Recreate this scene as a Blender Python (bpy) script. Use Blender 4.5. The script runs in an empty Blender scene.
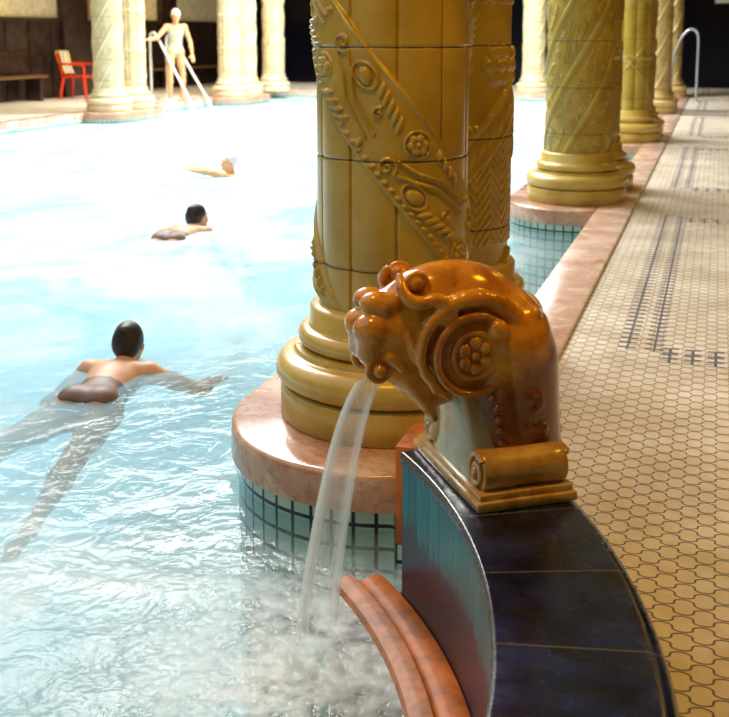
import bpy, bmesh, math, random
import numpy as np
from mathutils import Vector, Matrix

random.seed(4); RNG = np.random.default_rng(4)
PI = math.pi
SC = bpy.context.scene
COL = SC.collection

# ------------------------------------------------------------------ camera
FPX = 1080.0; PITCH = math.radians(8); YAW = math.radians(18.054); CAMH = 1.15
cam = bpy.data.cameras.new('camera'); camo = bpy.data.objects.new('camera', cam); COL.objects.link(camo)
camo.location = (0, 0, CAMH); camo.rotation_euler = (PI/2 - PITCH, 0, YAW)
cam.sensor_width = 36; cam.lens = FPX/729*36
cam.shift_y = -(358.5 - 187.8)/729
cam.dof.use_dof = True; cam.dof.focus_distance = 2.75; cam.dof.aperture_fstop = 6.3
cam.clip_end = 200
SC.camera = camo
SC.view_settings.view_transform = 'Standard'; SC.view_settings.look = 'None'
SC.view_settings.gamma = 1; SC.view_settings.use_curve_mapping = False
SC.view_settings.exposure = 0.0

# ------------------------------------------------------------------ daylight, lamps and an added fill light
W = bpy.data.worlds.new('world'); SC.world = W; W.use_nodes = True
W.node_tree.nodes['Background'].inputs[0].default_value = (0.86, 0.94, 1.0, 1)
W.node_tree.nodes['Background'].inputs[1].default_value = 1.0

def area(name, loc, target, sx, sy, power, col):
    l = bpy.data.lights.new(name, 'AREA'); l.shape = 'RECTANGLE'; l.size = sx; l.size_y = sy
    l.energy = power; l.color = col
    o = bpy.data.objects.new(name, l); COL.objects.link(o); o.location = loc
    o.rotation_euler = (Vector(target) - Vector(loc)).to_track_quat('-Z', 'Y').to_euler()
    return o
area('skylight', (-6.0, 9.6, 6.2), (-3.0, 6.5, 0), 4.6, 4.6, 1050, (1.0, 0.98, 0.94))
area('skylight_far', (-5.0, 16.5, 6.2), (-6.5, 17.5, 0), 3.5, 3.5, 1600, (1.0, 0.97, 0.92))
for i, (y, p) in enumerate(((2.9, 24), (6.2, 14), (10, 12), (15, 9), (20, 7))):
    area('aisle_lamp', (1.3, y, 2.95), (0.4, y + .3, 0), 0.5, 0.5, p, (1.0, 0.50, 0.02))
area('lion_fill_light', (-0.75, 1.75, 2.8), (-0.55, 2.0, 0), 0.4, 0.4, 22, (1.0, 0.52, 0.06))  # unseen warm fill light added to brighten the lion's face
for y in (15.5, 20.5):
    area('aisle_lamp', (-10.9, y, 2.95), (-10.9, y, 0), 0.5, 0.5, 40, (1.0, 0.66, 0.2))
area('aisle_lamp', (-3.5, 24.2, 2.95), (-3.5, 24.2, 0), 0.5, 0.5, 15, (1.0, 0.7, 0.3))

# ------------------------------------------------------------------ node helpers
class NX:
    def __init__(s, nt, sock): s.nt = nt; s.s = sock
    def _m(s, op, *a):
        n = s.nt.nodes.new('ShaderNodeMath'); n.operation = op
        for i, v in enumerate((s,) + a):
            if isinstance(v, NX): s.nt.links.new(v.s, n.inputs[i])
            else: n.inputs[i].default_value = float(v)
        return NX(s.nt, n.outputs[0])
    def __add__(s, o): return s._m('ADD', o)
    def __radd__(s, o): return s._m('ADD', o)
    def __sub__(s, o): return s._m('SUBTRACT', o)
    def __rsub__(s, o): return (s*-1)+o
    def __mul__(s, o): return s._m('MULTIPLY', o)
    def __rmul__(s, o): return s._m('MULTIPLY', o)
    def __truediv__(s, o): return s._m('DIVIDE', o)
    def sin(s): return s._m('SINE')
    def cos(s): return s._m('COSINE')
    def abs(s): return s._m('ABSOLUTE')
    def sqrt(s): return s._m('SQRT')
    def mod(s, o): return s._m('FLOORED_MODULO', o)
    def floor(s): return s._m('FLOOR')
    def lt(s, o): return s._m('LESS_THAN', o)
    def gt(s, o): return s._m('GREATER_THAN', o)
    def mn(s, o): return s._m('MINIMUM', o)
    def mx(s, o): return s._m('MAXIMUM', o)
    def ramp(s, a, b, c=0., d=1.):
        n = s.nt.nodes.new('ShaderNodeMapRange'); n.interpolation_type = 'SMOOTHSTEP'
        s.nt.links.new(s.s, n.inputs[0])
        for i, v in enumerate((a, b, c, d)): n.inputs[i+1].default_value = v
        return NX(s.nt, n.outputs[0])

class Mat:
    def __init__(s, name, rough=.5, spec=.5, coat=0., coat_rough=.05):
        s.m = bpy.data.materials.new(name); s.m.use_nodes = True; s.nt = s.m.node_tree
        s.b = s.nt.nodes['Principled BSDF']
        s.b.inputs['Roughness'].default_value = rough
        s.b.inputs['Specular IOR Level'].default_value = spec
        s.b.inputs['Coat Weight'].default_value = coat
        s.b.inputs['Coat Roughness'].default_value = coat_rough
    def coords(s, kind='Object'):
        t = s.nt.nodes.new('ShaderNodeTexCoord'); x = s.nt.nodes.new('ShaderNodeSeparateXYZ')
        s.nt.links.new(t.outputs[kind], x.inputs[0])
        return [NX(s.nt, o) for o in x.outputs]
    def noise(s, scale, detail=3, rough=.55, kind='Object', stretch=(1, 1, 1), dist=0):
        t = s.nt.nodes.new('ShaderNodeTexCoord'); mp = s.nt.nodes.new('ShaderNodeMapping')
        mp.inputs['Scale'].default_value = stretch
        n = s.nt.nodes.new('ShaderNodeTexNoise'); n.inputs['Scale'].default_value = scale
        n.inputs['Detail'].default_value = detail; n.inputs['Roughness'].default_value = rough
        n.inputs['Distortion'].default_value = dist
        s.nt.links.new(t.outputs[kind], mp.inputs[0]); s.nt.links.new(mp.outputs[0], n.inputs['Vector'])
        return NX(s.nt, n.outputs['Fac'])
    def mix(s, f, a, b):
        n = s.nt.nodes.new('ShaderNodeMix'); n.data_type = 'RGBA'
        def put(i, v):
            if isinstance(v, NX): s.nt.links.new(v.s, n.inputs[i])
            elif isinstance(v, (int, float)): n.inputs[i].default_value = v
            else: n.inputs[i].default_value = (v[0], v[1], v[2], 1)
        put(0, f); put(6, a); put(7, b)
        return NX(s.nt, n.outputs[2])
    def color(s, c):
        if isinstance(c, NX): s.nt.links.new(c.s, s.b.inputs['Base Color'])
        else: s.b.inputs['Base Color'].default_value = (c[0], c[1], c[2], 1)
        return s
    def rough(s, x): s.nt.links.new(x.s, s.b.inputs['Roughness'])
    def bump(s, h, strength=.3, dist=.01, coat=False):
        n = s.nt.nodes.new('ShaderNodeBump'); n.inputs['Strength'].default_value = strength
        n.inputs['Distance'].default_value = dist
        s.nt.links.new(h.s, n.inputs['Height']); s.nt.links.new(n.outputs[0], s.b.inputs['Normal'])
        if coat: s.nt.links.new(n.outputs[0], s.b.inputs['Coat Normal'])
        return n

def simple(name, c, rough=.5, spec=.5, coat=0., var=0.15, scale=8, bump=0.):
    m = Mat(name, rough, spec, coat)
    n = m.noise(scale, 4)
    m.color(m.mix(n.ramp(.3, .7), [v*(1-var) for v in c], [min(1, v*(1+var)) for v in c]))
    if bump: m.bump(m.noise(scale*5, 4), bump, .004)
    return m.m

# ------------------------------------------------------------------ object helpers
def link(name, me, mat=None, parent=None):
    o = bpy.data.objects.new(name, me); COL.objects.link(o)
    if mat: me.materials.append(mat)
    if parent: o.parent = parent
    return o
def tag(o, label=None, cat=None, group=None, kind=None):
    if label: o['label'] = label
    if cat: o['category'] = cat
    if group: o['group'] = group
    if kind: o['kind'] = kind
    return o
def empty(name, loc, rz, label, cat, group=None):
    o = bpy.data.objects.new(name, None); COL.objects.link(o); o.location = loc; o.rotation_euler = (0, 0, rz)
    o.empty_display_size = .1
    return tag(o, label, cat, group, 'thing')
def from_bm(name, bm, mat=None, parent=None, smooth=True, angle=None):
    bmesh.ops.recalc_face_normals(bm, faces=bm.faces)
    me = bpy.data.meshes.new(name); bm.to_mesh(me); bm.free()
    if smooth:
        for p in me.polygons: p.use_smooth = True
        if angle: me.set_sharp_from_angle(angle=math.radians(angle))
    return link(name, me, mat, parent)
def from_np(name, V, Fq, mat=None, parent=None, smooth=True):
    me = bpy.data.meshes.new(name)
    V = np.asarray(V, np.float32); Fq = np.asarray(Fq, np.int32)
    me.vertices.add(len(V)); me.vertices.foreach_set('co', V.ravel())
    k = Fq.shape[1]
    me.loops.add(Fq.size); me.loops.foreach_set('vertex_index', Fq.ravel())
    me.polygons.add(len(Fq)); me.polygons.foreach_set('loop_start', np.arange(0, Fq.size, k, dtype=np.int32))
    me.polygons.foreach_set('loop_total', np.full(len(Fq), k, np.int32))
    if smooth: me.polygons.foreach_set('use_smooth', np.ones(len(Fq), bool))
    me.update(calc_edges=True); me.validate()
    return link(name, me, mat, parent)
def bx(bm, x0, x1, y0, y1, z0, z1, bev=0, seg=2, M=None):
    r = bmesh.ops.create_cube(bm, size=1); vs = r['verts']
    for v in vs: v.co = Vector(((x0+x1)/2+v.co.x*(x1-x0), (y0+y1)/2+v.co.y*(y1-y0), (z0+z1)/2+v.co.z*(z1-z0)))
    if M is not None: bmesh.ops.transform(bm, matrix=M, verts=vs)
    if bev:
        es = list({e for v in vs for e in v.link_edges})
        bmesh.ops.bevel(bm, geom=es, offset=bev, segments=seg, profile=.6, affect='EDGES')
def box(name, x0, x1, y0, y1, z0, z1, mat, parent=None, bev=0, smooth=False, M=None):
    bm = bmesh.new(); bx(bm, x0, x1, y0, y1, z0, z1, bev, M=M)
    return from_bm(name, bm, mat, parent, smooth or bev > 0, 35)
def tube(bm, pts, rad, n=10, cap=True):
    pts = [Vector(p) for p in pts]; rings = []
    rr = rad if hasattr(rad, '__len__') else [rad]*len(pts)
    up = Vector((0, 0, 1))
    for i, p in enumerate(pts):
        t = (pts[min(i+1, len(pts)-1)] - pts[max(i-1, 0)]).normalized()
        if i == 0:
            a = t.cross(up if abs(t.z) < .9 else Vector((1, 0, 0))).normalized()
        else:
            a = (a - t*a.dot(t)).normalized()
        b = t.cross(a)
        rings.append([bm.verts.new(p + (a*math.cos(2*PI*k/n) + b*math.sin(2*PI*k/n))*rr[i]) for k in range(n)])
    for r0, r1 in zip(rings, rings[1:]):
        for k in range(n): bm.faces.new((r0[k], r0[(k+1) % n], r1[(k+1) % n], r1[k]))
    if cap: bm.faces.new(rings[0]); bm.faces.new(rings[-1])
def spline(pts, n=8):
    P = [Vector(p) for p in pts]; P = [P[0]*2-P[1]] + P + [P[-1]*2-P[-2]]; out = []
    for i in range(1, len(P)-2):
        for k in range(n):
            t = k/n; a, b, c, d = P[i-1:i+3]
            out.append(.5*((2*b)+(c-a)*t+(2*a-5*b+4*c-d)*t*t+(3*b-3*c+d-a)*t**3))
    out.append(P[-2]); return out
def lathe(bm, prof, n=64, cx=0, cy=0):
    rings = [[bm.verts.new((cx+r*math.cos(2*PI*k/n), cy+r*math.sin(2*PI*k/n), z)) for k in range(n)] for r, z in prof]
    for r0, r1 in zip(rings, rings[1:]):
        for k in range(n): bm.faces.new((r0[k], r0[(k+1) % n], r1[(k+1) % n], r1[k]))
    bm.faces.new(rings[0]); bm.faces.new(rings[-1])
def extrude_path(name, path, prof, mat, parent=None, closed=True, cap=True, top=True, smooth=True, angle=40):
    """outline path (list of xy, CCW); prof list of (inset, z); UV = (arclength, z)"""
    P = np.array(path, float); n = len(P)
    if closed: nx_, pv = np.roll(P, -1, 0), np.roll(P, 1, 0)
    else:
        nx_ = np.vstack([P[1:], P[-1:]]); pv = np.vstack([P[:1], P[:-1]])
    t = nx_-pv; t /= np.linalg.norm(t, axis=1)[:, None]; nrm = np.stack([t[:, 1], -t[:, 0]], 1)
    s = np.concatenate([[0], np.cumsum(np.linalg.norm(np.diff(P, axis=0), axis=1))])
    bm = bmesh.new(); uv = bm.loops.layers.uv.new('uv'); rings = []
    for ins, z in prof:
        Q = P - nrm*ins; rings.append([bm.verts.new((q[0], q[1], z)) for q in Q])
    sl = list(s) + [s[-1]+np.linalg.norm(P[0]-P[-1])]
    for j in range(len(rings)-1):
        for k in range(n if closed else n-1):
            k2 = (k+1) % n
            f = bm.faces.new((rings[j][k], rings[j][k2], rings[j+1][k2], rings[j+1][k]))
            for lp, (u, v) in zip(f.loops, ((sl[k], prof[j][1]), (sl[k+1], prof[j][1]), (sl[k+1], prof[j+1][1]), (sl[k], prof[j+1][1]))):
                lp[uv].uv = (u, v)
    if cap and closed:
        bm.faces.new(rings[0][::-1])
        if top: bm.faces.new(rings[-1])
    return from_bm(name, bm, mat, parent, smooth, angle)

# ------------------------------------------------------------------ SDF sculpting
class SDF:
    def __init__(s, lo, hi, h):
        s.h = h; s.lo = np.array(lo, float)
        s.n = np.ceil((np.array(hi, float)-s.lo)/h).astype(int)+1
        s.ax = [s.lo[i]+np.arange(s.n[i])*h for i in range(3)]
        s.d = np.full(tuple(s.n), .05, np.float32)
    def _sub(s, lo, hi):
        a = np.clip(np.floor((np.array(lo)-s.lo)/s.h).astype(int), 0, s.n)
        b = np.clip(np.ceil((np.array(hi)-s.lo)/s.h).astype(int)+1, 0, s.n)
        if np.any(b <= a): return None
        sl = tuple(slice(a[i], b[i]) for i in range(3))
        X = s.ax[0][sl[0]][:, None, None]; Y = s.ax[1][sl[1]][None, :, None]; Z = s.ax[2][sl[2]][None, None, :]
        return sl, X, Y, Z
    def comb(s, lo, hi, fn, k, mode):
        pad = k+.03
        r = s._sub(np.array(lo)-pad, np.array(hi)+pad)
        if r is None: return
        sl, X, Y, Z = r; p = fn(X, Y, Z).astype(np.float32); d = s.d[sl]
        if mode == 'sub':
            p = -p; hh = np.maximum(k-np.abs(d-p), 0)/k; s.d[sl] = np.maximum(d, p)+hh*hh*k*.25
        else:
            hh = np.maximum(k-np.abs(d-p), 0)/k; s.d[sl] = np.minimum(d, p)-hh*hh*k*.25
    def ell(s, c, r, k=.01, R=None, mode='add'):
        c = np.array(c, float); r = np.array(r, float); R_ = np.eye(3) if R is None else np.array(R)
        def fn(X, Y, Z):
            q = [(X-c[0])*R_[i][0]+(Y-c[1])*R_[i][1]+(Z-c[2])*R_[i][2] for i in range(3)]
            k0 = np.sqrt(sum((q[i]/r[i])**2 for i in range(3))); k1 = np.sqrt(sum((q[i]/r[i]**2)**2 for i in range(3)))
            return k0*(k0-1)/np.maximum(k1, 1e-6)
        e = np.abs(R_).T @ r if R is not None else r
        s.comb(c-e, c+e, fn, k, mode)
    def cap(s, a, b, ra, rb=None, k=.01, mode='add'):
        a = np.array(a, float); b = np.array(b, float); rb = ra if rb is None else rb; m = max(ra, rb)
        ab = b-a; L2 = max(float(ab @ ab), 1e-9)
        def fn(X, Y, Z):
            t = np.clip(((X-a[0])*ab[0]+(Y-a[1])*ab[1]+(Z-a[2])*ab[2])/L2, 0, 1)
            return np.sqrt((X-a[0]-t*ab[0])**2+(Y-a[1]-t*ab[1])**2+(Z-a[2]-t*ab[2])**2)-(ra+(rb-ra)*t)
        s.comb(np.minimum(a, b)-m, np.maximum(a, b)+m, fn, k, mode)
    def chain(s, pts, rads, k=.006, mode='add'):
        for i in range(len(pts)-1): s.cap(pts[i], pts[i+1], rads[i], rads[i+1], k, mode)
    def torus(s, c, R, r, axis=1, k=.006, mode='add', squash=1.0):
        c = np.array(c, float)
        def fn(X, Y, Z):
            q = [X-c[0], Y-c[1], Z-c[2]]; a = q.pop(axis)
            return np.sqrt((np.sqrt(q[0]**2+q[1]**2)-R)**2+(a*squash)**2)-r
        s.comb(c-R-r, c+R+r, fn, k, mode)
    def mesh(s):
        d = s.d; neg = d < 0; h = s.h
        c = [neg[i:neg.shape[0]-1+i, j:neg.shape[1]-1+j, k:neg.shape[2]-1+k] for i in (0, 1) for j in (0, 1) for k in (0, 1)]
        cnt = sum(x.astype(np.int8) for x in c); act = (cnt > 0) & (cnt < 8)
        idx = np.full(act.shape, -1, np.int32); I = np.argwhere(act); idx[act] = np.arange(len(I))
        acc = np.zeros((len(I), 3)); num = np.zeros(len(I))
        corners = [(i, j, k) for i in (0, 1) for j in (0, 1) for k in (0, 1)]
        for a in range(8):
            for b in range(a+1, 8):
                df = np.array(corners[b])-np.array(corners[a])
                if np.abs(df).sum() != 1: continue
                A = I+corners[a]; B = I+corners[b]
                da = d[tuple(A.T)]; db = d[tuple(B.T)]; x = (da < 0) != (db < 0)
                t = np.where(x, da/np.where(x, da-db, 1), 0)
                acc[x] += (np.array(corners[a])+t[:, None]*df)[x]; num[x] += 1
        V = s.lo+(I+acc/num[:, None])*h
        Q = []
        for ax in range(3):
            o1, o2 = [(1, 2), (2, 0), (0, 1)][ax]
            sh = [slice(1, -1)]*3; sh[ax] = slice(0, -1); sh2 = [slice(1, -1)]*3; sh2[ax] = slice(1, None)
            # edges from p to p+e_ax, interior in other axes
            A = neg[tuple(slice(0, -1) if i == ax else slice(None) for i in range(3))]
            B = neg[tuple(slice(1, None) if i == ax else slice(None) for i in range(3))]
            E = np.argwhere(A != B)
            ok = np.ones(len(E), bool)
            for o in (o1, o2): ok &= (E[:, o] > 0) & (E[:, o] < s.n[o]-1)
            E = E[ok]; fl = neg[tuple(E.T)]
            def cell(a, b):
                P = E.copy(); P[:, o1] -= a; P[:, o2] -= b; return idx[tuple(P.T)]
            q = np.stack([cell(1, 1), cell(0, 1), cell(0, 0), cell(1, 0)], 1)
            q[~fl] = q[~fl][:, ::-1]; Q.append(q)
        return V, np.vstack(Q)

# ------------------------------------------------------------------ materials
OCHRE_A, OCHRE_B = (0.36, 0.235, 0.020), (0.49, 0.345, 0.050)
def ceramic(name, a, b, joints=True, rough=.33):
    m = Mat(name, rough, .5, .35, .15)
    n = m.noise(5, 5); n2 = m.noise(60, 4)
    c = m.mix(n.ramp(.3, .7), a, b)
    c = m.mix(n2.ramp(.66, .76)*.55, c, [v*.35 for v in a])
    if joints:
        x, y, z = m.coords()
        w = m.noise(9, 3)*.012
        jz = (((z+w*.3).mod(.32))-.16).abs()
        c = m.mix(jz.ramp(.0030, .0012)*-1+1.0, (0.06, .035, .015), c)
    m.color(c); m.bump(m.noise(30, 5), .12, .006, True)
    return m.m
M_COL = ceramic('ochre_ceramic', OCHRE_A, OCHRE_B)
M_BASE = ceramic('ochre_ceramic_base', (0.50, 0.33, 0.04), (0.66, 0.48, 0.12), False)

M_LIT = ceramic('ochre_ceramic_lit', (0.62, 0.50, 0.26), (0.78, 0.68, 0.42))  # ochre glaze with overexposure and haze put into its colour
M_LITB = ceramic('ochre_base_lit', (0.68, 0.56, 0.33), (0.80, 0.72, 0.48), False)
M_HALFLIT = ceramic('ochre_ceramic_half_lit', (0.55, 0.39, 0.12), (0.70, 0.54, 0.24))  # weaker painted overexposure for the far columns of the right row
def marble():
    m = Mat('pink_marble', .22, .5, .3, .1)
    n = m.noise(4, 8, .65, dist=.6); n2 = m.noise(38, 6, .7)
    c = m.mix(n.ramp(.3, .7), (0.60, 0.35, 0.25), (0.82, 0.65, 0.55))
    c = m.mix(n2.ramp(.5, .68)*.6, c, (0.40, 0.16, 0.08))
    n3 = m.noise(2.2, 3)
    c = m.mix(n3.ramp(.64, .70)*.7, c, (0.50, 0.22, .06))
    m.color(c); m.rough(n.ramp(.3, .7, .12, .34)); m.bump(n2, .08, .004); return m.m
M_MARB = marble()

def slab_mat():
    m = Mat('brown_pink_marble', .22, .5, .4, .12)
    n = m.noise(4, 8, .65, dist=.6); n2 = m.noise(34, 6, .7); n3 = m.noise(3, 4)
    c = m.mix(n.ramp(.3, .7), (0.46, 0.24, 0.14), (0.70, 0.48, 0.36))
    c = m.mix(n2.ramp(.48, .66)*.6, c, (0.30, 0.12, 0.05))
    c = m.mix(n3.ramp(.5, .7)*.6, c, (0.60, 0.27, .08))
    m.color(c); m.rough(n.ramp(.3, .7, .12, .32)); m.bump(n2, .08, .004); return m.m
M_SLAB = slab_mat()
def pool_tile(name, c1, c2, grout, size=.054, gw=.0048, off=.0, rough=.15):
    m = Mat(name, rough, .5, .2); u, v, _ = m.coords('UV')
    gu = ((u.mod(size))-size/2).abs(); gv = (((v+off+size/2).mod(size))-size/2).abs()
    g = gu.gt(size/2-gw).mx(gv.lt(gw))
    n = m.noise(6, 2)
    m.color(m.mix(g, m.mix(n.ramp(.35, .65), c1, c2), grout)); return m.m
M_TILE = pool_tile('turquoise_pool_tile', (0.42, 0.66, 0.58), (0.58, 0.74, 0.62), (0.015, 0.03, 0.035), .065, .0055, .15)

# floor mosaic
def floor_mat():
    m = Mat('hourglass_mosaic_floor', .42, .4)
    X, Y, Z = m.coords()
    WX_, WY_, A_, C_ = .080, .034, .41, .062
    U = X/WX_; V = Y/WY_
    tu = U*(2*PI); tv = V*(2*PI); su = tu.sin(); cu = tu.cos(); sv = tv.sin(); cv = tv.cos()
    dist = None; base = V.floor()
    for k in (-1, 0, 1, 2):
        idn = base+k
        sg = 1.0 - (idn.mod(2.0))*2.0
        up = tu + cu*sg*sv*(2*PI*C_)
        sp, cp = up.sin(), up.cos()
        F_ = V-idn-sg*sp*A_
        gx = cp*(1.0-sg*su*sv*(2*PI*C_))*(A_*2*PI/WX_)
        gy = (1.0-cp*cu*cv*(A_*C_*4*PI*PI))*(1/WY_)
        dk = F_.abs()/((gx*gx+gy*gy).sqrt().mx(6.0))
        dist = dk if dist is None else dist.mn(dk)
    gr = dist.ramp(.0030, .0014)
    n = m.noise(3.0, 6, .6); n2 = m.noise(140, 3); n3 = m.noise(7, 5, .7, stretch=(1, .5, 1)); cell = m.noise(16, 1)
    c = m.mix(n.ramp(.3, .7), (0.70, 0.64, 0.53), (0.84, 0.80, 0.70))
    c = m.mix(cell.ramp(.35, .65)*.35, c, (0.60, 0.47, 0.27))
    c = m.mix(n3.ramp(.66, .74)*.55, c, (0.34, 0.20, 0.05))
    c = m.mix(n2.ramp(.62, .75)*.4, c, (0.30, 0.24, .14))
    # navy tick rows
    yy = (Y-4.06).mod(4.6)
    inlen = yy.lt(3.25)
    tick = (((yy).mod(.066))-.033).abs().lt(.0105)
    navy = None
    for x0 in (-.285, -.185):
        ax = (X-x0).abs()
        a = (ax.lt(.034)*tick).mx(ax.lt(.0045))*inlen
        navy = a if navy is None else navy.mx(a)
    cl = ((X+.126+.0405).mod(.081)-.0405).abs()
    tk2 = ((yy+.2).mod(.058)-.029).abs().lt(.0095)
    rowa = (yy+.13).mod(4.6).lt(.20)
    rowb = (yy-3.08).abs().lt(.09)
    r = ((cl.lt(.030)*tk2).mx(cl.lt(.005)))*(rowa.mx(rowb))*X.gt(-.165)
    navy = navy.mx(r)*Y.gt(3.8)
    c = m.mix(navy*.86, c, (0.05, 0.055, 0.13))
    c = m.mix(gr*.9, c, (0.05, 0.035, 0.02))
    m.color(c)
    m.rough(n.ramp(.3, .7, .28, .5))
    m.bump((1.0-gr)+n*.4, .25, .002)
    return m.m
M_FLOOR = floor_mat()

def cobalt(name, joints):
    m = Mat(name, .2, .4, .25, .06)
    n = m.noise(11, 6, .6); n2 = m.noise(45, 5, .7); n3 = m.noise(20, 3)
    c = m.mix(n.ramp(.35, .68), (0.004, 0.005, 0.012), (0.012, 0.022, 0.085))
    c = m.mix(n2.ramp(.66, .76)*.35, c, (0.16, 0.15, .06))
    u, v, _ = m.coords('UV')
    g = ((u-joints[0]).mod(joints[1])-joints[1]/2).abs().gt(joints[1]/2-.0013)
    c = m.mix(g*.9, c, (0.22, 0.16, .07))
    m.color(c); m.rough(n3.ramp(.3, .7, .12, .30)); m.bump(n3+n2*.4, .35, .004, True)
    return m.m

def teal_wall():
    m = Mat('streaked_teal_glaze', .32, .25, .1, .2)
    u, v, _ = m.coords('UV')
    st = m.noise(55, 4, .6, 'UV', (1, .06, 1)); big = m.noise(9, 4, .6, 'UV', (1, .5, 1))
    edge = v + (st-.5)*.16 + (big-.5)*.12
    c = m.mix(st.ramp(.3, .7), (0.0, 0.075, 0.085), (0.0, 0.17, 0.18))
    lowc = m.mix(big.ramp(.35, .62), (0.030, 0.008, 0.006), (0.012, 0.010, 0.05))
    lowc = m.mix(st.ramp(.5, .75)*.5, lowc, (.04, .012, .02))
    c = m.mix(edge.ramp(.055, .005), c, lowc)
    g = ((u.mod(.118))-.059).abs().gt(.0581)
    g2 = (v-.012).abs().lt(.0015)
    c = m.mix(g.mx(g2), c, (.004, .004, .006))
    m.color(c); m.bump(st, .15, .003); return m.m

def glaze(name, a, b, dark, rough=.2, dk=.5, neck=False):
    m = Mat(name, rough, .5, .5, .08)
    n = m.noise(14, 5, .6); n2 = m.noise(70, 4, .65)
    c = m.mix(n.ramp(.32, .68), a, b); c = m.mix(n2.ramp(.60, .74)*dk, c, dark)
    if neck:      # the neck below the mane is mixed to a darker brown
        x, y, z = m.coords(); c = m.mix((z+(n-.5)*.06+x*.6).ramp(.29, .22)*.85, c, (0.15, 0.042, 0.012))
    m.color(c); m.rough(n.ramp(.3, .7, rough*.8, rough*1.5)); m.bump(m.noise(40, 4), .12, .003, True)
    return m.m
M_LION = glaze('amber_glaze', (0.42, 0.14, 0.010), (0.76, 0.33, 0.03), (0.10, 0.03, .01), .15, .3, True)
M_LIONB = glaze('ochre_glaze', (0.42, 0.20, 0.03), (0.60, 0.38, 0.11), (0.10, 0.045, .015), .25, .7)
M_CEL = glaze('celadon_glaze', (0.42, 0.30, 0.12), (0.50, 0.55, 0.40), (0.62, 0.60, .55), .25, .6)
M_KERB = simple('wet_orange_marble', (.48, .13, .015), .55, .3, .05, .35, 14)
M_LIP = simple('wet_pink_marble', (.46, .18, .08), .55, .3, .05, .3, 18)
M_WOOD = simple('dark_wood', (0.035, 0.018, 0.012), .35, .4, .1, .5, 6)
M_CREAM = simple('cream_plaster', (0.72, 0.64, 0.42), .7)
M_WHITEP = simple('white_paint', (0.85, 0.84, 0.80), .3, .5, .3, .03)
M_STEEL = simple('grey_metal', (0.45, 0.46, 0.5), .3, .6, .0, .05)
M_STEEL.node_tree.nodes['Principled BSDF'].inputs['Metallic'].default_value = .7
M_RED = simple('red_plastic', (0.75, 0.045, 0.012), .35, .5, 0, .05)
M_SKIN = simple('skin', (0.66, 0.36, 0.20), .45, .4, 0, .06, 5)
M_SKINP = simple('pale_skin', (0.74, 0.42, 0.20), .45, .4, 0, .06, 5)
M_HAIR = simple('dark_hair', (0.018, 0.014, 0.012), .45, .4, 0, .3, 40)
M_SUIT = simple('brown_swimsuit', (0.16, 0.09, 0.06), .5)
M_CAP = simple('pale_bathing_cap', (0.80, 0.76, 0.86), .4)
M_SUITG = simple('pale_green_swimsuit', (0.50, 0.52, 0.36), .6)
def wall_tile(name, c, gr, size=.15, rough=.15):
    m = Mat(name, rough, .12, .0); X, Y, Z = m.coords()
    g = None
    for q in (X, Y, Z):
        a = ((q.mod(size))-size/2).abs().gt(size/2-.003); g = a if g is None else g.mx(a)
    n = m.noise(5, 3)
    m.color(m.mix(g, m.mix(n.ramp(.3, .7), [v*.6 for v in c], [v*1.5 for v in c]), gr)); return m.m
M_NAVY = wall_tile('navy_wall_tile', (0.010, 0.010, 0.035), (0.004, .004, .008))

# ------------------------------------------------------------------ geometry constants
CX, CY = -1.847, 1.249                   # centre of the bulging basin
R_IN, R_OUT = 1.58, 1.853
WATER = -.16
DECK = -.02
PX0, PX1, PY0, PY1 = -9.1, -.74, -3.0, 21.9   # pool
WX0, WX1, WY0, WY1 = -12.1, 2.7, -5.0, 25.8   # room
def arc(r, a0, a1, n, cx=CX, cy=CY):
    return [(cx+r*math.cos(math.radians(a0+(a1-a0)*i/n)), cy+r*math.sin(math.radians(a0+(a1-a0)*i/n))) for i in range(n+1)]
def struct(o): o['kind'] = 'structure'; return o

# floor: right aisle wraps round the outside of the basin wall
A43 = math.degrees(math.acos((-.51-CX)/1.84))
pts = [(-.51, WY0), (WX1, WY0), (WX1, WY1), (-.51, WY1)] + arc(1.84, A43, -A43, 48)
struct(extrude_path('floor', pts, [(0, -.14), (0, DECK)], M_FLOOR, smooth=False))
# other decks
M_DECKL = simple('pale_stone_deck', (0.80, 0.74, 0.62), .4, .4, .1, .1, 3)
struct(box('floor_left', WX0, PX0-.22, WY0, WY1, -.14, DECK, M_DECKL))
struct(box('floor_far', PX0-.22, -.51, PY1+.22, WY1, -.14, DECK, M_DECKL))
struct(box('floor_near', PX0-.22, -.51, WY0, PY0-.22, -.14, DECK, M_DECKL))

# coping strips
def strip(name, x0, x1, y0, y1):
    o = box(name, x0, x1, y0, y1, -.11, 0, M_MARB, bev=.008); return struct(o)
strip('trim_1', PX1, -.51, 2.60, PY1)
strip('trim_2', PX1, -.51, PY0, .02)
strip('trim_3', PX0-.22, PX0, PY0, PY1)
strip('trim_4', PX0-.22, -.51, PY1, PY1+.22)
strip('trim_5', PX0-.22, -.51, PY0-.22, PY0)

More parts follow.
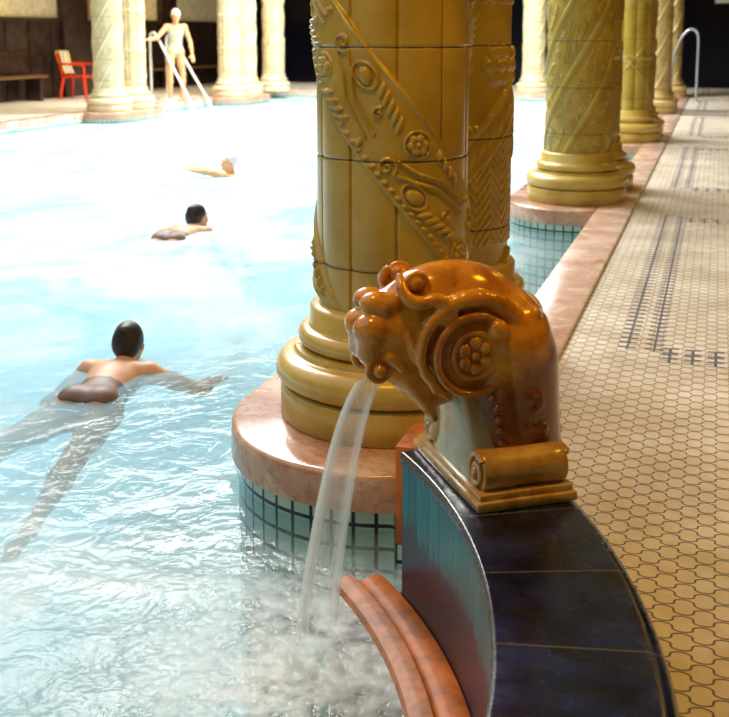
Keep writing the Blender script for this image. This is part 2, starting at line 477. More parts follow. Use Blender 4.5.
# pool basin (tiled) + floor
pa = math.degrees(math.acos((PX1-CX)/R_IN)); pb = math.degrees(math.acos((PX1-CX)/(R_IN+.02)))
outline = [(PX0, PY0), (PX1+.0, PY0)] + arc(R_IN+.02, -pb, 41.3, 48) + [(-.67, 2.50), (PX1, 2.62), (PX1, PY1), (PX0, PY1)]
def resample(P, step=.25):
    out = []
    for a, b in zip(P, P[1:]+P[:1]):
        n = max(1, int(math.dist(a, b)/step)); out += [(a[0]+(b[0]-a[0])*i/n, a[1]+(b[1]-a[1])*i/n) for i in range(n)]
    return out
M_POOL = pool_tile('pool_lining_tile', (0.70, 0.89, 0.93), (0.84, 0.94, 0.96), (0.56, 0.80, .85), .11, .004)
bm = bmesh.new(); uvl = bm.loops.layers.uv.new('uv')
vb = [bm.verts.new((x, y, -1.15)) for x, y in outline]; vt = [bm.verts.new((x, y, -.10)) for x, y in outline]
s = 0
for i in range(len(outline)):
    j = (i+1) % len(outline); L = math.dist(outline[i], outline[j])
    f = bm.faces.new((vb[j], vb[i], vt[i], vt[j]))
    for lp, uvv in zip(f.loops, ((s+L, -1.15), (s, -1.15), (s, -.1), (s+L, -.1))): lp[uvl].uv = uvv
    s += L
f = bm.faces.new(vb)
for lp in f.loops: lp[uvl].uv = lp.vert.co.xy
me = bpy.data.meshes.new('pool_basin'); bm.to_mesh(me); bm.free()
o = struct(link('floor_pool', me, M_TILE)); me.materials.append(M_POOL)
me.polygons[len(me.polygons)-1].material_index = 1

# water
def water_mat():
    m = bpy.data.materials.new('pool_water'); m.use_nodes = True; nt = m.node_tree; nt.nodes.clear()
    h = Mat.__new__(Mat); h.m = m; h.nt = nt
    out = nt.nodes.new('ShaderNodeOutputMaterial')
    tr = nt.nodes.new('ShaderNodeBsdfTransparent'); tr.inputs[0].default_value = (.86, .955, .97, 1)
    gl = nt.nodes.new('ShaderNodeBsdfGlossy'); gl.inputs['Roughness'].default_value = .06
    fr = nt.nodes.new('ShaderNodeFresnel'); fr.inputs[0].default_value = 1.33
    df = nt.nodes.new('ShaderNodeBsdfDiffuse'); df.inputs[0].default_value = (.84, .93, .97, 1)
    X, Y, Z = h.coords()
    n1 = h.noise(1.6, 4, .6, stretch=(1, .8, 1), dist=.8); n2 = h.noise(7, 4, .6, dist=.6); n3 = h.noise(26, 3)
    dx = X-JX; dy = Y-JY; dd = (dx*dx+dy*dy).sqrt()
    near = dd.ramp(.75, .05)
    hgt = n1*.9+n2*(near*.5+.35)+n3*(near*.3+.05)
    bp = nt.nodes.new('ShaderNodeBump'); bp.inputs['Strength'].default_value = .55; bp.inputs['Distance'].default_value = .06
    nt.links.new(hgt.s, bp.inputs['Height'])
    nt.links.new(bp.outputs[0], gl.inputs['Normal']); nt.links.new(bp.outputs[0], fr.inputs['Normal'])
    mx1 = nt.nodes.new('ShaderNodeMixShader'); nt.links.new((NX(nt, fr.outputs[0])*1.0).s, mx1.inputs[0])
    nt.links.new(tr.outputs[0], mx1.inputs[1]); nt.links.new(gl.outputs[0], mx1.inputs[2])
    # air bubbles and foam stirred up by the jets
    foam = (near*.85+.0)*(n2.ramp(.25, .62)*.6+n3.ramp(.3, .7)*.4)
    dx2 = X-FX; dy2 = Y-FY; d2 = ((dx2*dx2)+(dy2*dy2)).sqrt()
    wide = d2.ramp(2.3, .5)*(n1.ramp(.3, .6)*.55+n2.ramp(.35, .65)*.30)
    churn = n1.ramp(.36, .7)*.32+n2.ramp(.5, .8)*.12
    # calm clear water hugging the first column slab
    qx = X+.9; qy = Y-3.4; q = ((qx*qx)+(qy*qy)).sqrt(); calm_shade = q.ramp(.62, 1.7)
    qy2 = Y-8.0; calm_shade = calm_shade*((qx*qx)+(qy2*qy2)).sqrt().ramp(.5, 1.6)*X.ramp(-.75, -1.6, .25, 1.0)  # shade by the second slab and right edge put in as less milk
    milk = (n1.ramp(.25, .75)*.20+.52)*calm_shade
    big = h.noise(.55, 4, .6, stretch=(1, 1, 1), dist=1.0)
    cm = h.mix((big.ramp(.40, .62)*.7+n1.ramp(.4, .65)*.5).mn(1.0).mx(near), (.38, .69, .85), (.80, .90, .95)); nt.links.new(cm.s, df.inputs[0])
    fc = (foam.mx(wide*calm_shade).mx(churn*calm_shade)).mx(milk).mn(.92)
    mx2 = nt.nodes.new('ShaderNodeMixShader'); nt.links.new(fc.s, mx2.inputs[0])
    nt.links.new(mx1.outputs[0], mx2.inputs[1]); nt.links.new(df.outputs[0], mx2.inputs[2])
    nt.links.new(mx2.outputs[0], out.inputs[0])
    return m
AL = math.radians(35.3)
O = Vector((CX+1.74*math.cos(AL), CY+1.74*math.sin(AL), .20))
Fd = Vector((-math.cos(AL), -math.sin(AL), 0)); Sd = Vector((math.sin(AL), -math.cos(AL), 0))
jl = O+Fd*.45; JX, JY = jl.x, jl.y; FX, FY = JX-.55, JY-.1
bm = bmesh.new()
e_ = .004
wo = [(PX0+e_, PY0+e_), (PX1-e_, PY0+e_)] + arc(R_IN-e_, -pa, 41.3, 48) + [(-.68, 2.50), (PX1-e_, 2.62), (PX1-e_, PY1-e_), (PX0+e_, PY1-e_)]
bm.faces.new([bm.verts.new((x, y, WATER)) for x, y in wo])
tag(from_bm('pool_water', bm, water_mat(), smooth=False), 'pale blue rippling thermal pool water filling the long basin', 'water', kind='stuff')

# walls, ceilings
struct(box('wall_right', WX1, WX1+.2, WY0, WY1, -.14, 5.5, M_NAVY))
struct(box('wall_far', WX0, WX1, WY1, WY1+.2, -.14, 5.5, M_NAVY))
struct(box('wall_near', WX0, WX1, WY0-.2, WY0, -.14, 5.5, M_CREAM))
struct(box('wall_left', WX0-.2, WX0, WY0, WY1, -.14, 5.5, M_CREAM))
M_CEIL = simple('brown_ceiling', (.26, .18, .09), .7)
struct(box('ceiling_right', -1.3, WX1, WY0, WY1, 3.15, 3.4, M_CEIL))
struct(box('ceiling_daylight_block', -8.65, -1.3, WY0, -1.0, 3.15, 3.4, M_CEIL))  # unseen ceiling added to keep daylight off the near deck
struct(box('ceiling_left', WX0, -8.65, WY0, WY1, 3.15, 3.4, M_CEIL))
struct(box('ceiling_far', -8.65, -1.3, 21.95, WY1, 3.15, 3.4, M_CEIL))
def nosm(n, f): return f
# panelled dark wainscot with battens along the left wall
bm = bmesh.new()
bx(bm, WX0, WX0+.05, WY0, WY1-.02, DECK, 1.42); bx(bm, WX0, WX0+.09, WY0, WY1-.02, 1.42, 1.49, .01)
y = 8.
while y < WY1: bx(bm, WX0+.05, WX0+.07, y, y+.08, DECK, 1.42); y += .7
struct(from_bm('trim_wainscot', bm, M_WOOD, smooth=False))
for i, (a, b) in enumerate(((18.1, 19.5), (22.0, 22.7))):
    struct(box('door_%d' % (i+1), WX0+.0, WX0+.14, a, b, DECK, 3.15, M_WOOD, bev=.01))
struct(box('trim_door_panel', WX0+.14, WX0+.16, 18.95, 19.25, 1.45, 2.6, simple('tan_panel', (.30, .17, .09), .5)))
# bench on the left wall
def bench(y0, y1, label):
    t = empty('wooden_bench', (WX0+.3, (y0+y1)/2, DECK), 0, label, 'bench', 'benches along the left wall')
    L = (y1-y0)/2
    wm = M_BENCH
    box('seat', -.2, .2, -L, L, .42, .47, wm, t, bev=.008)
    box('backrest', -.22, -.18, -L, L, .5, .9, M_WOOD, t, bev=.008)
    for y in (-L+.15, 0, L-.15): box('leg', -.16, .16, y-.04, y+.04, 0, .42, M_WOOD, t, bev=.005)
M_BENCH = simple('worn_bench_wood', (0.16, 0.075, 0.03), .4, .5, 0, .2)
bench(13.0, 17.0, 'dark wooden bench against the wainscot left of the red chair')
bench(19.9, 25.0, 'dark wooden bench against the wall behind the standing bather')
# white notice on the far right wall
t = empty('notice_board', (.05, WY1-.03, 1.88), 0, 'blank white panel high on the dark navy end wall', 'notice board')
box('panel', -.18, 1.0, -.015, .02, .0, .9, M_WHITEP, t, bev=.004)
box('frame', -.2, 1.02, 0, .025, -.02, .92, M_WOOD, t, bev=.004)

# ------------------------------------------------------------------ columns
def seg_ridge(a, b, pts, w, h):
    out = np.zeros_like(a)
    for (x0, y0), (x1, y1) in zip(pts, pts[1:]):
        dx, dy = x1-x0, y1-y0; t = np.clip(((a-x0)*dx+(b-y0)*dy)/(dx*dx+dy*dy+1e-9), 0, 1)
        d = np.hypot(a-x0-t*dx, b-y0-t*dy); out = np.maximum(out, h*np.clip(1-(d/w)**2, 0, 1)**.7)
    return out
def blob(a, b, x, y, rx, ry, h, rot=0):
    c, s = math.cos(rot), math.sin(rot); u = (a-x)*c+(b-y)*s; v = -(a-x)*s+(b-y)*c
    return h*np.clip(1-(u/rx)**2-(v/ry)**2, 0, 1)**.5
def spiral(x, y, r, turns, a0, sgn=1, n=26):
    return [(x+r*(1-.85*i/n)*math.cos(a0+sgn*2*PI*turns*i/n), y+r*(1-.85*i/n)*math.sin(a0+sgn*2*PI*turns*i/n)) for i in range(n+1)]
TL, TW, TN = .70, .236, 520     # band ornament tile: length along band, width
def band_table():
    a, b = np.meshgrid(np.linspace(0, TL, TN), np.linspace(0, TW, int(TN*TW/TL)), indexing='ij')
    H = np.zeros_like(a); mx = lambda f: np.maximum(H, f)
    for sh in (-TL, 0, TL):
        A = a-sh; w = .0042; h = .0062
        for X0, top in ((.02, 1), (.37, 0)):
            f = (lambda y: y) if top else (lambda y: TW-y)
            sg = 1 if top else -1
            H = mx(seg_ridge(A, b, spiral(X0+.05, f(.055), .030, 1.4, 0, sg), w, h))
            H = mx(seg_ridge(A, b, [(X0+.08, f(.055)), (X0+.13, f(.085)), (X0+.19, f(.125)), (X0+.26, f(.14)), (X0+.31, f(.15))], w, h))
            H = mx(seg_ridge(A, b, [(X0+.06, f(.09)), (X0+.12, f(.11)), (X0+.18, f(.15)), (X0+.25, f(.165)), (X0+.30, f(.175))], w, h))
            # oval fruit with ring
            H = mx(blob(A, b, X0+.165, f(.060), .030, .021, .009, .5*sg))
            H = mx(seg_ridge(A, b, [(X0+.165+.043*math.cos(t), f(.060)+.031*math.sin(t)) for t in np.linspace(0, 2*PI, 20)], w*.9, h))
            # flower
            for k in range(6): H = mx(blob(A, b, X0+.055+.020*math.cos(k*PI/3), f(.165)+.020*math.sin(k*PI/3), .013, .013, .008))
            H = mx(blob(A, b, X0+.055, f(.165), .009, .009, .011))
            H = mx(seg_ridge(A, b, [(X0+.055+.038*math.cos(t), f(.165)+.038*math.sin(t)) for t in np.linspace(0, 2*PI, 20)], w*.8, h*.8))
            # leaves
            for k in range(5):
                H = mx(blob(A, b, X0+.225+.026*k, f(.050+.006*k), .026, .0095, .0085, 1.0*sg))
            for k in range(4):
                H = mx(blob(A, b, X0+.125+.030*k, f(.195), .020, .0085, .008, -.8*sg))
            H = mx(blob(A, b, X0+.30, f(.20), .011, .011, .009))
            H = mx(seg_ridge(A, b, spiral(X0+.27, f(.100), .018, 1.2, 2, -sg), w*.8, h))
    for k in range(24):   # toothed edge
        H = mx(blob(a, b, TL*(k+.5)/24, .022, .011, .006, .005, .7))
    return H
BT = band_table()
def samp(T, u, v):
    n, m = T.shape; x = (u % 1)*(n-1); y = np.clip(v, 0, 1)*(m-1)
    i = np.floor(x).astype(int); j = np.minimum(np.floor(y).astype(int), m-2); fx = x-i; fy = y-j; i2 = np.minimum(i+1, n-1)
    return (T[i, j]*(1-fx)+T[i2, j]*fx)*(1-fy)+(T[i, j+1]*(1-fx)+T[i2, j+1]*fx)*fy
RS = .222; SH0, SH1 = .345, 2.86
def shaft(style, nt_, nz_, phase=0.0):
    th = np.linspace(0, 2*PI, nt_, endpoint=False); z = np.linspace(SH0, SH1, nz_)
    T, Z = np.meshgrid(th, z, indexing='ij'); S = T*RS
    lob = np.abs(np.sin(5*(T-phase))); groove = -.010*np.clip(1-lob/.16, 0, 1)**1.5 + .006*lob
    r = RS+groove
    def band(period, slope, off, width, inset_h):
        q = (Z+slope*S-off) % period; inb = q < width
        e = np.minimum(q, width-q); m_ = np.clip(e/.008, 0, 1)*np.clip((Z-.355)/.04, 0, 1)
        return q, inb, m_
    circ = 2*PI*RS
    if style == 'bands':              # three ornamental ribbons winding down to the right
        pit = circ*1.25; per = pit/2; wv = .355
        q, inb, m_ = band(per, pit/circ, BAND_OFF, wv, 0)
        cs = 1/math.hypot(1, pit/circ); av = (S - Z*(pit/circ))*cs; bv = q*cs
        cs_tot = wv*cs
        orn = samp(BT, av/TL, bv/cs_tot)
        bord = .006*np.clip(1-np.abs(bv-.010)/.006, 0, 1)+.006*np.clip(1-np.abs(bv-(cs_tot-.010))/.006, 0, 1)
        fd_ = np.clip((Z-.355)/.04, 0, 1); rb = RS+.004*fd_+m_*(.008)+m_*np.maximum(orn*1.7, bord)
        r = np.where(inb, rb, r)
    elif style == 'chevron':          # zigzag panels and rosettes
        q, inb, m_ = band(.62, -1.0, .1, .15, 0)
        zig = np.abs(((S/.12) % 1)-.5)*.16
        f = ((Z+zig)/.036) % 1
        r = RS+.004+.006*(np.abs(f-.5) < .3)
        cell = np.floor(Z/.42).astype(int) % 2
        u = (S % .2)-.1; v = (Z % .42)-.21
        ros = np.zeros_like(Z)
        for k in range(6): ros = np.maximum(ros, blob(u, v, .05*math.cos(k*PI/3), .05*math.sin(k*PI/3), .036, .03, .018))
        ros = np.maximum(ros, blob(u, v, 0, 0, .03, .03, .024))
        r = np.where(cell == 0, RS+.002+ros, r)
        r = np.where(inb, RS+.012+.005*(np.abs(q-.075) > .055)+.006*blob((S % .04)-.02, q-.075, 0, 0, .014, .03, 1), r)
    elif style == 'spiral':           # steep ribs climbing to the right with carved strips between
        pit = circ*1.75; per = pit/5
        q = (Z-pit/circ*S-.05) % per
        rib = q < .085; cs = 1/math.hypot(1, pit/circ)
        av = (S+Z*(pit/circ))*cs
        orn = samp(BT, av/TL+.2, (q-.085)/(per-.085))
        r = np.where(rib, RS+.014*np.sin(np.clip(q/.085, 0, 1)*PI)**.5+.002, RS+.001+1.1*orn)
    elif style == 'lobes':
        r = RS+groove*1.6
        for sg in (1, -1):
            q = (Z+sg*1.3*S) % .93; r = r+.008*np.exp(-((q-.4)/.012)**2)
        r = r+.012*np.exp(-(((Z % .62)-.3)/.02)**2)
    # masonry joints
    jz = np.abs((Z % .32)-.16)
    r = r-.004*np.exp(-(jz/.003)**2)
    V = np.stack([r*np.cos(T), r*np.sin(T), Z], -1).reshape(-1, 3)
    i, j = np.meshgrid(np.arange(nt_), np.arange(nz_-1), indexing='ij'); i2 = (i+1) % nt_
    Q = np.stack([i*nz_+j, i2*nz_+j, i2*nz_+j+1, i*nz_+j+1], -1).reshape(-1, 4)
    return V, Q
BAND_OFF = 2.0725
def torus_prof(rc, zc, rad, hh, n=9):
    return [(rc+rad*math.cos(t), zc+hh*math.sin(t)) for t in np.linspace(-PI/2, PI/2, n)]
BASE_PROF = [(r_*1.04, z_) for r_, z_ in ([(.10, 0), (.326, 0), (.331, .005), (.331, .092), (.326, .099), (.312, .101)] + torus_prof(.300, .150, .045, .047, 13) +
             [(.288, .199), (.285, .204), (.285, .214), (.262, .218)] + torus_prof(.248, .249, .030, .030, 11) +
             [(.247, .281), (.243, .285), (.243, .335), (.238, .343), (.215, .350), (.10, .350)])]
CAP_PROF = [(.1, 2.84), (.235, 2.84), (.25, 2.86), (.25, 2.89), (.24, 2.9), (.27, 2.96), (.31, 3.04), (.34, 3.07), (.34, 3.15), (.1, 3.15)]
def column(style, nt_, nz_, loc, rot, label, phase=0):
    t = empty('column', loc, 0, label, 'column', 'carved ochre ceramic columns around the pool')
    V, Q = shaft(style, nt_, nz_, phase)
    sh_ = from_np('shaft', V, Q, M_COL, t); sh_.rotation_euler = (0, 0, rot)
    bm = bmesh.new(); lathe(bm, BASE_PROF, 96)
    for k in range(8):
        a = 2*PI*(k+.5)/8
        bmesh.ops.create_uvsphere(bm, u_segments=12, v_segments=8, radius=.012, matrix=Matrix.Translation((.288*math.cos(a), .288*math.sin(a), .206)))
    from_bm('base', bm, M_BASE, t, True, 50)
    bm = bmesh.new(); lathe(bm, CAP_PROF, 48); from_bm('capital', bm, M_BASE, t, True, 50)
    return t
def copy_tree(o):
    c = o.copy(); COL.objects.link(c)
    for ch in o.children:
        d = ch.copy(); COL.objects.link(d); d.parent = c
    return c
CXR, CXL = -.925, -8.95
c1 = column('bands', 760, 720, (CXR, 3.11, 0), 0, 'large ochre column with carved ribbon spiralling down, directly behind the lion head fountain', math.radians(-70))
c2 = column('chevron', 420, 480, (CXR, 3.805, 0), 0, 'shaded brown column with zigzag carving right behind the large foreground column')
c3 = column('spiral', 420, 420, (CXR, 7.70, 0), 0, 'mustard column with ribs climbing right, on the second slab from the camera')
c4 = column('chevron', 300, 320, (CXR, 8.395, 0), 0, 'shaded column half hidden behind the mustard column on the second slab')
c5 = column('lobes', 300, 320, (CXR, 12.30, 0), 0, 'smooth lobed mustard column on the third slab along the walkway')
def cc(src, x, y, rz, label):
    c = copy_tree(src); c.location = (x, y, 0)
    if y > 14:  # far columns take the colours bleached by painted light
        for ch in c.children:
            ch.material_slots[0].link = 'OBJECT'; ch.material_slots[0].material = (M_HALFLIT if x > -2 else M_LIT if ch.name.startswith('shaft') else M_LITB)
    for ch in c.children:
        if ch.name.startswith('shaft'): ch.rotation_euler = (0, 0, rz)
    c['label'] = label; return c
cc(c4, CXR, 12.995, .7, 'column close behind the lobed mustard column on the third slab')
cc(c3, CXR, 16.90, .4, 'spiral ribbed column on the fourth slab, beyond the lobed mustard column')
cc(c5, CXR, 17.595, .4, 'column tucked behind the spiral ribbed one on the fourth slab')
cc(c3, CXR, 21.50, 1.0, 'last narrow column on the right row, just left of the grey handrail')
cc(c5, CXR, 22.195, 1.0, 'column behind the last narrow column of the right row by the navy wall')
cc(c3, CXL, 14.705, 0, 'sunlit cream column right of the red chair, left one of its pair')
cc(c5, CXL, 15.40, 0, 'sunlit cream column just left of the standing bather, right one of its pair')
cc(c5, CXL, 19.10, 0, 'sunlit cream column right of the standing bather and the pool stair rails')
cc(c3, CXL, 19.795, 0, 'sunlit cream column overlapped by its brighter twin, middle of the far left group')
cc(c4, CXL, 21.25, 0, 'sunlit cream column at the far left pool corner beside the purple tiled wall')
cc(c3, -3.62, 22.35, 0, 'pale column at the far end of the pool, seen between the two nearest column pairs')

# slabs under the pairs
def slab(Y1, sx, xc, xe, label, dY=.695, fronts=True):
    t = empty('column_slab', (xc, Y1, 0), 0, label, 'stone slab', 'rounded marble slabs carrying the column pairs')
    r = .49; e = abs(xe-xc); s0 = math.degrees(math.asin(e/r))
    P = []
    a0 = -90+s0
    for i in range(25):
        a = math.radians(a0-(90+s0)*i/24); P.append((r*math.cos(a), .53*math.sin(a)))
    for i in range(25):
        a = math.radians(180-(90+s0)*i/24); P.append((r*math.cos(a), dY+.53*math.sin(a)))
    P = P[::-1]      # counter-clockwise
    if sx < 0: P = [(-x, y) for x, y in P][::-1]
    extrude_path('slab', P, [(0, -.105), (0, -.02), (.003, -.009), (.009, -.003), (.02, 0)], M_SLAB, t, angle=60)
    extrude_path('tiled_pier', P, [(.02, -1.14), (.02, -.105)], M_TILE, t, angle=60)
    return t
slab(3.11, 1, CXR, PX1, 'pink marble slab under the foreground columns with turquoise tiles below')
slab(7.70, 1, CXR, PX1, 'pink marble slab under the second column pair beside the walkway kerb')
slab(12.30, 1, CXR, PX1, 'marble slab under the third column pair of the right row')
slab(16.90, 1, CXR, PX1, 'marble slab under the fourth column pair of the right row')
slab(14.705, -1, CXL, PX0, 'sunlit slab under the column pair beside the red chair')
slab(19.10, -1, CXL, PX0, 'sunlit slab under the column pair right of the standing bather')

# ------------------------------------------------------------------ curved parapet of the basin
t = empty('curved_parapet', (CX+1.7, CY, 0), 0, 'curved dark blue glazed parapet wall carrying the lion head fountain', 'parapet')
def arc_solid(name, prof, a0, a1, mat, parent, n=64, smooth=True, angle=45):
    """prof: closed loop of (r,z); UV=(arclength at r 1.7, z)"""
    bm = bmesh.new(); uv = bm.loops.layers.uv.new('uv'); ang = [math.radians(a0+(a1-a0)*i/n) for i in range(n+1)]
    off = parent.location if parent else Vector((0, 0, 0))
    R = [[bm.verts.new((CX+r*math.cos(a)-off.x, CY+r*math.sin(a)-off.y, z-off.z)) for r, z in prof] for a in ang]
    m_ = len(prof)
    for i in range(n):
        for k in range(m_):
            k2 = (k+1) % m_; f = bm.faces.new((R[i][k], R[i+1][k], R[i+1][k2], R[i][k2]))
            for lp, q in zip(f.loops, ((i, k), (i+1, k), (i+1, k2), (i, k2))): lp[uv].uv = (ang[q[0]]*1.7, prof[q[1]][1])
    bm.faces.new(R[0]); bm.faces.new(R[-1][::-1])
    return from_bm(name, bm, mat, parent, smooth, angle)
M_COB = cobalt('cobalt_glaze', (math.radians(20.1)*1.7, math.radians(8.2)*1.7))
M_EDGE = simple('worn_unglazed_edge', (.14, .11, .06), .85, .1, 0, .4, 60)
capz = .20
arc_solid('glazed_cap', [(R_IN, capz-.028), (R_IN+.0005, capz-.004), (R_IN+.003, capz-.001), (R_IN+.008, capz), (R_OUT-.03, capz), (R_OUT-.010, capz-.006), (R_OUT-.001, capz-.022), (R_OUT, capz-.16), (R_OUT-.02, capz-.16), (R_OUT-.02, capz-.03), (R_IN+.02, capz-.028)], -41.5, 41.2, M_COB, t, 96)
arc_solid('inner_face', [(R_IN+.004, -.6), (R_IN+.004, capz-.03), (R_IN+.04, capz-.03), (R_IN+.04, -.6)], -41.5, 41.2, teal_wall(), t, 96)
arc_solid('edge_line', [(R_IN-.001, capz-.012), (R_IN-.0005, capz-.006), (R_IN+.004, capz-.001), (R_IN+.007, capz-.0002), (R_IN+.007, capz-.012)], -41.5, 41.2, M_EDGE, t, 96)
arc_solid('core', [(R_IN+.04, -.6), (R_IN+.04, capz-.03), (R_OUT-.021, capz-.03), (R_OUT-.021, -.13), (R_OUT-.021, -.6)], -41.3, 41.0, M_COB, t, 64)
# pink end block joining parapet and kerb
t = empty('kerb_end_block', (-.62, 2.56, 0), 0, 'wet orange marble block at the far end of the dark parapet', 'stone block')
box('block', -.097, .11, -.12, .06, -.105, .152, M_KERB, t, bev=.008)
extrude_path('tiled_pier', [(-.095, -.118), (.02, -.118), (.02, -.04), (-.095, -.04)], [(0, -.60), (0, -.105)], M_TILE, t)
# curved kerb at water level inside the parapet
t = empty('basin_step', (CX+1.5, CY, 0), 0, 'wet orange-pink marble step curving along the foot of the parapet at water level', 'step')
arc_solid('outer_lip', [(1.455, -.6), (1.455, -.165), (1.462, -.145), (1.48, -.137), (1.507, -.137), (1.513, -.15), (1.513, -.6)], -41, 45.4, M_LIP, t, 96)
arc_solid('inner_ledge', [(1.513, -.6), (1.513, -.158), (1.522, -.148), (1.565, -.143), (1.582, -.15), (1.582, -.6)], -41, 44.8, M_KERB, t, 96)

# ------------------------------------------------------------------ lion head fountain
lion = empty('lion_head_fountain', O, math.radians(180+35.3), 'amber glazed lion head water spout on scrolled base atop the dark blue parapet', 'fountain')
def build_lion():
    s = SDF((-.19, -.145, -.012), (.375, .145, .50), .0027)
    # skull, crown and cheeks
    s.ell((.090, 0, .335), (.152, .098, .137), .01)
    s.ell((.135, 0, .405), (.125, .070, .072), .03)
    s.ell((.20, 0, .335), (.11, .078, .098), .03)
    s.ell((.265, 0, .335), (.062, .060, .080), .03)
    # neck
    s.cap((.0, -.02, .30), (-.02, -.02, .0), .105, .098, .03); s.cap((.0, .02, .30), (-.02, .02, .0), .105, .098, .03)
    s.cap((-.025, 0, .27), (-.042, 0, .0), .085, .090, .03)
    s.cap((.035, 0, .27), (.012, 0, .0), .080, .092, .02)
    for y in (-.03, .03): s.cap((-.042, y, .26), (-.048, y, .0), .074, .080, .02)
    # jaw and beard
    s.cap((.25, 0, .275), (.155, 0, .215), .046, .050, .03)
    for y in (-.028, 0, .028):
        s.chain([(.215, y, .235), (.178, y*1.1, .185), (.160, y*1.1, .148)], [.026, .018, .008], .01)
    for sy in (1, -1):
        Y = lambda v: sy*v
        # nose lobes, nostril wings
        s.ell((.290, Y(.022), .405), (.034, .027, .025), .008)
        s.ell((.268, Y(.036), .400), (.030, .024, .022), .008)
        # muzzle pads
        s.ell((.298, Y(.030), .352), (.042, .038, .036), .008)
        s.ell((.302, Y(.030), .308), (.030, .032, .032), .014)
        # moustache curl with ball at mouth corner
        s.torus((.292, Y(.052), .272), .022, .0075, 1, .006)
        s.ell((.292, Y(.060), .272), (.0145, .0145, .0145), .003)
        s.chain([(.315, Y(.045), .296), (.27, Y(.062), .298), (.245, Y(.066), .272)], [.008, .008, .006], .008)
        # eye and eyelid, curled brow ribbon
        s.ell((.214, Y(.050), .449), (.020, .018, .017), .004)
        s.ell((.205, Y(.080), .436), (.030, .016, .016), .006, mode='sub')
        s.torus((.212, Y(.055), .445), .024, .006, 1, .005)
        rib = [(.243, Y(.040), .462), (.246, Y(.060), .440), (.232, Y(.074), .418), (.208, Y(.082), .414), (.185, Y(.086), .420), (.165, Y(.089), .416), (.150, Y(.092), .398), (.152, Y(.094), .380), (.166, Y(.094), .376), (.172, Y(.093), .388)]
        rr = [.008, .011, .013, .013, .012, .012, .012, .011, .009, .008]
        s.chain([tuple(p) for p in spline(rib, 3)], list(np.interp(np.linspace(0, 9, 28), range(10), rr)), .005)
        # cheek folds sweeping back
        for q, (dz, w) in enumerate(((.0, .007), (-.030, .007))):
            s.chain([(.235-.012*q, Y(.074), .345+dz), (.215-.012*q, Y(.083), .295+dz), (.19-.01*q, Y(.086), .255+dz*.8), (.158-.01*q, Y(.082), .222+dz*.6)], [w*.5, w, w, w*.5], .012)
        # ear disc: rings
        s.ell((.100, Y(.070), .300), (.090, .033, .090), .006)
        s.torus((.100, Y(.100), .300), .083, .0085, 1, .004)
        s.torus((.100, Y(.100), .300), .047, .0070, 1, .004)
        # mane arc over the ear ending in a ball
        arcp = [(.100+.112*math.cos(a), Y(.088), .305+.112*math.sin(a)) for a in np.linspace(math.radians(200), math.radians(-12), 22)]
        arcp = [(.100-(p[0]-.100), p[1], p[2]) for p in arcp][::-1]
        s.chain(arcp, [.007+.012*math.sin(PI*min(1, i/15)/2) for i in range(22)][::-1], .005)
        s.ell((.050, Y(.108), .352), (.021, .017, .021), .004)
        # mane locks behind the ear
        for q in range(5):
            a0 = math.radians(148+q*17)
            c = (.095, .305)
            P = [(c[0]+.10*math.cos(a0), Y(.086-.006*q), c[1]+.10*math.sin(a0)), (c[0]+.150*math.cos(a0+.12), Y(.070), c[1]+.145*math.sin(a0+.12)), (c[0]+.178*math.cos(a0+.30), Y(.045), c[1]+.165*math.sin(a0+.30))]
            s.chain(P, [.014, .020, .012], .006)
        # spine scallops down the nape
        for q in range(6):
            z = .235-.036*q; s.ell((-.112-.003*q, Y(.022), z), (.018, .022, .022), .008)
        # S scroll relief on neck side
        sc = [(-.010, .215), (-.032, .208), (-.042, .190), (-.028, .176), (-.014, .162), (-.016, .142), (-.035, .132), (-.050, .140)]
        s.chain([tuple((p.x, Y(.117), p.z)) for p in spline([(a, 0, b) for a, b in sc], 3)], [.0085]*22, .004)
        s.ell((-.020, Y(.117), .212), (.014, .012, .014), .003); s.ell((-.048, Y(.116), .132), (.014, .012, .014), .003)
    # mouth opening and nostrils
    s.cap((.285, 0, .262), (.255, 0, .215), .020, .026, .006, 'sub')
    for sy in (1, -1):
        s.ell((.322, sy*.016, .397), (.010, .007, .007), .004, mode='sub')
    s.ell((.340, 0, .36), (.020, .005, .04), .006, mode='sub')
    return s.mesh()
V, Q = build_lion(); lhead = from_np('head', V, Q, M_LION, lion)
